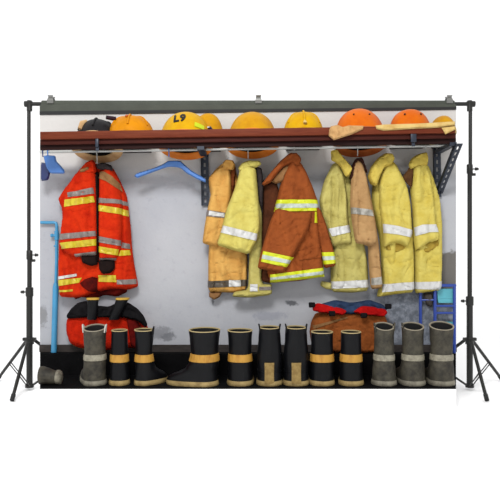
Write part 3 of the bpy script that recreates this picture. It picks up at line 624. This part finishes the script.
Puff([(409, 164), (412, 158), (418, 154), (427.5, 151.5), (429, 159), (428, 165), (420, 165.5), (411, 169)], 3.82, .03, R=.02, fold=.005).build('collar', F_col, t)
Puff([(402, 178), (407, 171), (412, 164), (414, 172), (412, 188), (408, 184)], 3.835, .015, R=.02).build('collar_lining', fab('shaded_collar_lining', (120, 84, 50), (90, 60, 38)), t)  # lining in the collar's shadow, that shade put into its brown

# ------------------------------------------------------------------ pipes, rack
pb = mat('light_blue_pipe', (72, 170, 222), rough=.4, var=.15, scale=6, spec=.5)
t = thing('water_pipe', 'light blue pipe running down the wall left of the red coat', 'pipe', (wx(55, 3.92), 3.92, zl))
pD = 3.925
pts = [P3(40.5, 222.5, pD), P3(54, 222.5, pD), P3(56, 223, pD), P3(56.7, 225.5, pD), P3(56.5, 262, pD), P3(55.7, 285, pD)]
obj('upper_pipe', tube(pts, .0095), pb, t)
a = P3(55.7, 283, pD); b = P3(53.8, 348, 3.92); b.z = zl+.001
obj('lower_pipe', tube([a, a.lerp(b, .06), b], [.012, .0175, .0175]), pb, t)
obj('joint', tube([P3(56.7, 240, pD), P3(56.6, 231, pD)], .014), pb, t)
obj('valve', join(tube([P3(56.6, 235.5, 3.92), P3(52, 235.5, 3.92)], .008), tube([P3(53, 235.5, 3.92), P3(50.8, 235.5, 3.92)], [.012, .010])), pb, t)
obj('valve', join(tube([P3(56.6, 246, 3.92), P3(54, 246, 3.92)], .006)), pb, t)
rb = mat('blue_painted_steel', (34, 72, 172), rough=.4, spec=.5); tq = mat('turquoise_plastic', (110, 204, 220), rough=.4, var=.15, scale=10)
t = thing('metal_rack', 'blue painted metal rack at the lower right behind the boots', 'rack', (wx(435, 3.9), 3.9, zl))
def bar(px0, y0, px1, y1, D, r=.007): return tube([P3(px0, y0, D), P3(px1, y1, D)], r, 8)
def post(px, y0, D, r=.008):
    a = P3(px, y0, D); return tube([a, Vector((a.x, a.y, zl+.001))], r, 8)
for px, y0, D in ((435, 284, 3.89), (420.5, 292, 3.925), (454.5, 284, 3.89)): obj('post', post(px, y0, D, .010), rb, t)
obj('top_bar', bar(433, 285.5, 455.8, 285.5, 3.89, .010), rb, t)
for y in (306, 313, 329, 334.5, 343): obj('crossbar', bar(435, y, 455.6, y, 3.89), rb, t)
obj('side_bar', tube([P3(435, 300, 3.89), P3(420.5, 300, 3.925)], .006, 8), rb, t)
for y0, y1, nm, lb in ((289, 303, 'plastic_basket', 'turquoise plastic basket on the upper level of the blue rack'), (322.5, 328, 'plastic_basket', 'turquoise plastic tray on the lower level of the blue rack')):
    x0, x1 = wx(437.5, 3.9), wx(455.5, 3.9); za, zb_ = W(0, y1, 3.9)[1], W(0, y0, 3.9)[1]
    rr = [[Vector((x0+i, 3.902+i*.3, z)), Vector((x1-i*.2, 3.902+i*.3, z)), Vector((x1-i*.2, 3.945-i*.2, z)), Vector((x0+i, 3.945-i*.2, z))] for z, i in ((za, .008), (za+.3*(zb_-za), .005), (za+.34*(zb_-za), .0), (za+.4*(zb_-za), .004), (zb_-.012, .001), (zb_-.011, -.002), (zb_, -.002))]
    rr += [[Vector((p.x*1, p.y, p.z)) for p in [r for r in [[Vector((x0+.004, 3.905, za+.01)), Vector((x1-.004, 3.905, za+.01)), Vector((x1-.004, 3.942, za+.01)), Vector((x0+.004, 3.942, za+.01))]]][0]]]
    tag(obj(nm, loft(rr), tq, smooth=False, origin=(x0, 3.92, za)), lb, 'basket', 'turquoise baskets on the rack')
cl = thing('towel_rag', 'dark rag hanging from the blue rack behind the boots', 'rag', P3(429, 296, 3.91))
Puff([(424, 293), (432, 293), (434, 300), (432, 307), (428, 306), (425, 300)], 3.918, .02, R=.02, fold=.006).build('cloth', fab('grey_brown_rag', (88, 82, 78), (60, 56, 54)), cl)

# ------------------------------------------------------------------ folded trousers with boots inside
def bundle(px, label, main, top, shape_main, shape_top, D=3.93):
    x, z = W(px, 350, D-.06); t = thing('folded_trousers', label, 'trousers', (x, D-.06, zl), 'folded trousers on the ledge'); return t
F_rt = fab('red_trouser_fabric', (222, 44, 16), (180, 30, 14)); F_bt = fab('brown_trouser_fabric', (176, 98, 48), (144, 78, 38)); F_bl = fab('black_trouser_fabric', (32, 30, 32), (20, 20, 22))
t = bundle(105, 'bright red folded trousers with a black waist below the red coat', 0, 0, 0, 0)
A = Puff([(65, 322), (68, 314), (86, 312), (110, 311), (130, 314), (143, 320), (147.5, 330), (145.5, 341), (139, 348.5), (128, 349), (112, 351), (92, 351), (78, 348.5), (69, 344), (65, 333)], 3.932, .085, R=.09, fold=.0059, fx=8, fz=10, seed=22); A.build('legs', F_rt, t)
Bk = Puff([(65.5, 316), (70, 309), (77, 303), (86, 301), (97, 306), (108, 307), (120, 301), (128, 303), (137, 309), (143, 316), (147, 325), (145, 328), (137, 321), (126, 318), (110, 318), (90, 317.5), (76, 318.5), (67, 319)], 3.862, .045, R=.03, fold=.012, fx=20, fz=20, seed=23); Bk.build('waistband', F_bl, t)
A.band([(70, 344), (80, 348), (98, 349.5), (98, 351), (82, 350.6), (71, 346.5)], 'border', F_lin, A.ob)
Bk2 = Puff([(126, 318), (136, 320), (142, 330), (141, 345), (136, 350), (130, 345), (128, 330)], 3.855, .03, R=.03, fold=.008, seed=25); Bk2.build('side_panel', fab('dark_red_fabric', (120, 22, 16), (84, 14, 14)), t)
t2 = bundle(350, 'brown folded trousers with red braces below the olive yellow coat', 0, 0, 0, 0)
A = Puff([(312, 322), (316, 314), (330, 310), (352, 311), (372, 311), (386, 315), (390, 328), (390, 342), (385, 352), (366, 353.5), (340, 353.5), (320, 352), (312, 344), (310, 332)], 3.935, .085, R=.05, fold=.0059, fx=8, fz=10, seed=26); A.build('legs', F_bt, t2)
A.band([(312, 325), (345, 316), (347, 317), (313, 328)], 'seam', F_lin, A.ob); 
Puff([(316, 309), (322, 304), (336, 300), (352, 303), (370, 300), (382, 304), (388, 309), (385, 314), (366, 312), (350, 315), (332, 312), (320, 313)], 3.87, .04, R=.03, fold=.01, fx=26, fz=20, seed=27).build('waist_lining', fab('blue_lining_fabric', (58, 78, 112), (34, 44, 66)), t2)
red_br = fab('red_braces_fabric', (212, 26, 24), (170, 16, 18))
Puff([(312.5, 306), (318, 303), (330, 306), (342, 308.5), (347, 311), (344, 315.5), (334, 314), (320, 312.5), (313, 311)], 3.828, .022, R=.016, fold=.005, seed=28).build('brace_strap', red_br, t2)
Puff([(353, 312), (362, 306), (374, 307), (386, 309.5), (388, 313), (384, 317), (372, 315.5), (360, 314.5)], 3.828, .022, R=.016, fold=.005, seed=29).build('brace_strap', red_br, t2)
for px, py in ((332, 313.5), (364, 315.5), (312, 305), (388.5, 306.5)): Puff([(px-3.4, py-2.6), (px+3.4, py-2.6), (px+3.2, py+2.4), (px-3, py+2.8)], 3.808, .012, R=.01, fold=0, g=.006).build('buckle', F_bl, t2)

# ------------------------------------------------------------------ boots
R_blk = mat('black_rubber', (14, 15, 19), rough=.42, spec=.16, col2=(9, 9, 12), mix=.5, scale=8); R_gry = mat('worn_grey_rubber', (84, 79, 66), rough=.7, col2=(46, 43, 36), mix=.5, scale=16, bump=.25, bscale=40)
B_tan = mat('tan_boot_band', (212, 158, 62), rough=.6, col2=(176, 120, 40), mix=.42, scale=40, stretch=(1, 1, .3)); B_gr = mat('pale_boot_band', (172, 166, 146), rough=.6, col2=(130, 124, 108), mix=.45, scale=40)
S_tan = mat('tan_sole', (186, 160, 104), rough=.7, col2=(140, 116, 70), mix=.45, scale=20); S_gr = mat('grey_sole', (158, 152, 134), rough=.7, col2=(104, 98, 86), mix=.45, scale=20)
R_rim = mat('pale_boot_lining', (198, 178, 128), rough=.8); G_rim = mat('grey_boot_rim', (168, 158, 138), rough=.7); R_in = mat('dark_boot_lining', (24, 24, 24), rough=.9)
def boot(px, top, wt, wm, wb, label, D=3.605, toe=90., kind='black', band='tan', loops=None, slant=0., heel_strip=False, fl=.17, lean=0.):
    body = {'black': R_blk, 'grey': R_gry}[kind]; sole = S_tan if kind == 'black' else S_gr; bm_ = B_tan if band == 'tan' else B_gr
    x0 = wx(px, D); H = CAMH+(250-top)*(D)/F-PT
    t = thing('firefighter_boot', label, 'boot', (x0, D, PT), 'rubber boots in a row on the floor')
    th = math.radians(toe); tv_, uv = Vector((math.cos(th), math.sin(th), 0)), Vector((-math.sin(th), math.cos(th), 0))
    s = D/F/2; rT, rM, rB = wt*s, wm*s, wb*s; n = 40
    def rad(z):
        q = z/H
        pr = [(0, rB), (.12, rB*.99), (.25, rB*.96), (.42, rM), (.60, rM*.95), (.8, (rM+rT)/2*.96), (1, rT)]
        for (a, ra), (b, rb_) in zip(pr, pr[1:]):
            if q <= b: f = (q-a)/(b-a); f = f*f*(3-2*f); return ra+(rb_-ra)*f
        return rT
    def ext(z):       # toe extension beyond the shaft
        pr = [(0, fl*.96), (.03, fl), (.045, fl*.93), (.06, fl*.78), (.075, fl*.5), (.09, fl*.27), (.12, fl*.08), (.155, 0), (9, 0)]
        for (a, ra), (b, rb_) in zip(pr, pr[1:]):
            if z <= b: return ra+(rb_-ra)*(z-a)/(b-a)
        return 0
    def ring(z, e=0., sl=0.):
        r = rad(min(z, H))+e; out = []; x_t = ext(z)
        for k in range(n):
            a = 2*math.pi*k/n; u = r*math.cos(a)*(1 if x_t < .02 else 1-.12*max(0, math.sin(a))*min(1, x_t/fl)); v = math.sin(a)*(r*.93+(x_t if math.sin(a) > 0 else 0))
            wob = noise.noise(Vector((math.cos(a)*1.5+px, math.sin(a)*1.5, z*14)))*.005
            p = Vector((x0, D, PT+z))+uv*u*(1+wob*4)+tv_*(v+wob)
            p.x += lean*z
            p.z += sl*math.sin(math.atan2(p.y-D, p.x-x0)) if sl else 0
            out.append(p)
        return out
    zs = [.016, .03, .045, .06, .075, .09, .105, .12, .155, .19]+list(np.linspace(.21, H, 9))
    rr = [ring(z, 0, slant*max(0, (z-.6*H)/(.4*H)) if z > .6*H else 0) for z in zs]
    inner = [ring(z, -.006, slant*max(0, (z-.6*H)/(.4*H)) if z > .6*H else 0) for z in reversed(list(np.linspace(.20, H, 7)))]
    o = obj('shaft', loft(rr+inner, True, True), body, t)
    obj('rim', loft([ring(H-.003, .0012, slant), ring(H+.001, .0005, slant), ring(H+.001, -.0066, slant), ring(H-.005, -.0072, slant)]+[ring(H-.003, .0012, slant)], False, False), R_rim if kind == 'black' else G_rim, t)
    obj('lining', loft([ring(z, -.0075, slant*max(0, (z-.6*H)/(.4*H)) if z > .6*H else 0) for z in (H-.008, H-.05, H-.11)], False, True), R_in, t)
    obj('sole', loft([ring(0, .002), ring(.004, .0045), ring(.016, .0045), ring(.020, .003), ring(.028, .0015)], True, True), sole, t)
    if not heel_strip:
        zb1 = CAMH+(250-363)*(D-rM)/F-PT; zb2 = CAMH+(250-355.3)*(D-rM)/F-PT
        if kind == 'grey': zb1 += .008; zb2 += -.001
        obj('band', loft([ring(z, e) for z, e in ((zb1, .001), (zb1+.002, .0035), ((zb1+zb2)/2, .0042), (zb2-.002, .0035), (zb2, .001))]+[ring(zb2, -.002), ring(zb1, -.002), ring(zb1, .001)], False, False), bm_, t)
    else:
        za, zb_ = CAMH+(250-384)*(D-rM)/F-PT, CAMH+(250-363)*(D-rM)/F-PT; V = []
        for e in (.005, -.001):
            for z in np.linspace(za, zb_, 6):
                r = rad(z)+e
                for a in np.linspace(-.36, .36, 7): V.append(Vector((x0+lean*z+heel_strip*.003+r*math.sin(a), D-.93*r*math.cos(a)-.002, PT+z)))
        f = [[i*7+j, i*7+j+1, (i+1)*7+j+1, (i+1)*7+j] for i in range(5) for j in range(6)]; f += [[k+42 for k in q] for q in f]
        E = [0, 1, 2, 3, 4, 5, 6, 13, 20, 27, 34, 41, 40, 39, 38, 37, 36, 35, 28, 21, 14, 7]; f += [[a_, b_, b_+42, a_+42] for a_, b_ in zip(E, E[1:]+E[:1])]
        obj('heel_strip', (V, f), mat('dull_heel_strip', (172, 144, 84), rough=.7, col2=(140, 112, 60), scale=30, mix=.5), t)
        obj('ankle_ridge', loft([ring(z, e) for z, e in ((.078, .0), (.081, .003), (.086, .003), (.089, .0))]+[ring(.089, -.002), ring(.078, -.002), ring(.078, 0)], False, False), R_blk, t)
    for q, m in (loops or []):
        c = Vector((x0+lean*H+q*(rT-.006), D-.012, PT+H-.012)); pts = [c+Vector((0, -.014, -.014)), c+Vector((q*.004, -.014, .02)), c+Vector((q*.008, 0, .032)), c+Vector((q*.004, .016, .02)), c+Vector((0, .016, -.014))]
        obj('pull_loop', tube(arcpts(pts, 1), .0045, 8, 1.0), m, t)
    return t
wl = mat('white_webbing', (214, 210, 200), rough=.8); bl_ = R_blk
boot(95, 327.5, 23, 22, 22.5, 'worn grey boot with two white pull loops, in front of the red trousers', kind='grey', band='g', loops=((-1, wl), (1, wl)), slant=.014, toe=120)
boot(119.5, 330, 16, 18, 19.5, 'slim black boot with a tan band, right of the grey boot with white loops', toe=100, slant=.002)
boot(144, 329.5, 20, 18.5, 19.5, 'black boot with a tan band and one upright black loop, at the red trousers', toe=35, loops=((1, bl_),), slant=.002, fl=.10)
boot(204.5, 329.5, 33, 31, 30, 'wide black boot with an orange-tan band, its toe pointing left', toe=180, slant=.003, fl=.14)
boot(240, 330, 25, 23.5, 25, 'black boot with a tan band standing left of the heel strip pair', toe=80, slant=.003)
boot(269.5, 327, 21, 25.5, 25, 'black boot with two loops and a vertical tan heel strip, left one of that pair', toe=92, loops=((-1, bl_), (1, bl_)), heel_strip=-1, slant=.003)
boot(296, 327, 21, 25.5, 25, 'black boot with two loops and a vertical tan heel strip, right one of that pair', toe=88, loops=((-1, bl_), (1, bl_)), heel_strip=-1, slant=.003)
boot(322, 331.5, 22, 23.5, 24, 'black boot with a tan band before the brown trousers, left one of two', toe=95, slant=.003)
boot(351, 331.5, 20, 22, 24, 'black boot with a tan band before the brown trousers, right one of two', toe=85, slant=.003)
boot(384, 326, 20, 20.5, 24, 'tall grey boot with a deep slanted top, right of the black boots', kind='grey', band='g', slant=.017, toe=80, loops=((-1, R_gry), (1, R_gry)))
boot(412.8, 326, 22, 22, 24.5, 'tall grey boot with a wide square top, left of the rightmost boot', kind='grey', band='g', slant=.017, toe=100, loops=((-1, R_gry),))
boot(441.5, 325.5, 24.5, 22.5, 25, 'tall grey boot at the right end of the row', kind='grey', band='g', slant=.018, toe=95)
# toe of a lying grey boot at the left edge
t = thing('lying_boot', 'grey boot lying on its side at the far left, pale toe cap to the right', 'boot', (wx(50, 3.6), 3.6, PT))
def lring(px, r, zc): 
    x = wx(px, 3.6); return [Vector((x, 3.6+r*1.1*math.cos(2*math.pi*k/24), PT+zc+r*math.sin(2*math.pi*k/24))) for k in range(24)]
obj('foot', loft([lring(40.6, .052, .052), lring(44, .051, .051), lring(49, .046, .046), lring(54, .040, .040), lring(57, .037, .037)]), R_gry, t)
obj('toe_cap', loft([lring(56.5, .0375, .0385), lring(57, .041, .041), lring(59.5, .041, .041), lring(61, .036, .0385), lring(62, .022, .0385)]), S_gr, t)
# boot tops standing inside the red trousers
rimy = mat('yellow_boot_rim', (224, 178, 70), rough=.6)
for px, w0, lb, ln in ((92, 11.5, 'black boot top with a yellow rim inside the red trousers, left one', .05), (114.5, 12.5, 'black boot top with a yellow rim inside the red trousers, right one', .42)):
    D = 3.805; x0 = wx(px, D); za, zt2 = W(0, 318, D)[1], W(0, 298, D)[1]; r = w0*D/F/2
    t = thing('inner_boot', lb, 'boot', (x0, D, za), 'boot tops inside the red trousers')
    def rg(z, rr_, ln=ln, x0=x0, D=D, za=za): return [Vector((x0+ln*(z-za)+rr_*math.cos(a), D+rr_*.7*math.sin(a), z)) for a in np.linspace(0, 2*math.pi, 24, endpoint=False)]
    obj('shaft', loft([rg(za-.01, r*.8), rg(za, r*.85), rg(zt2, r), rg(zt2, r*.85), rg(zt2-.05, r*.8)]), R_blk, t)
    obj('rim', loft([rg(zt2-.011, r+.001), rg(zt2-.009, r+.004), rg(zt2+.001, r+.004), rg(zt2+.002, r*.85), rg(zt2-.01, r*.85)], False, False), rimy, t)
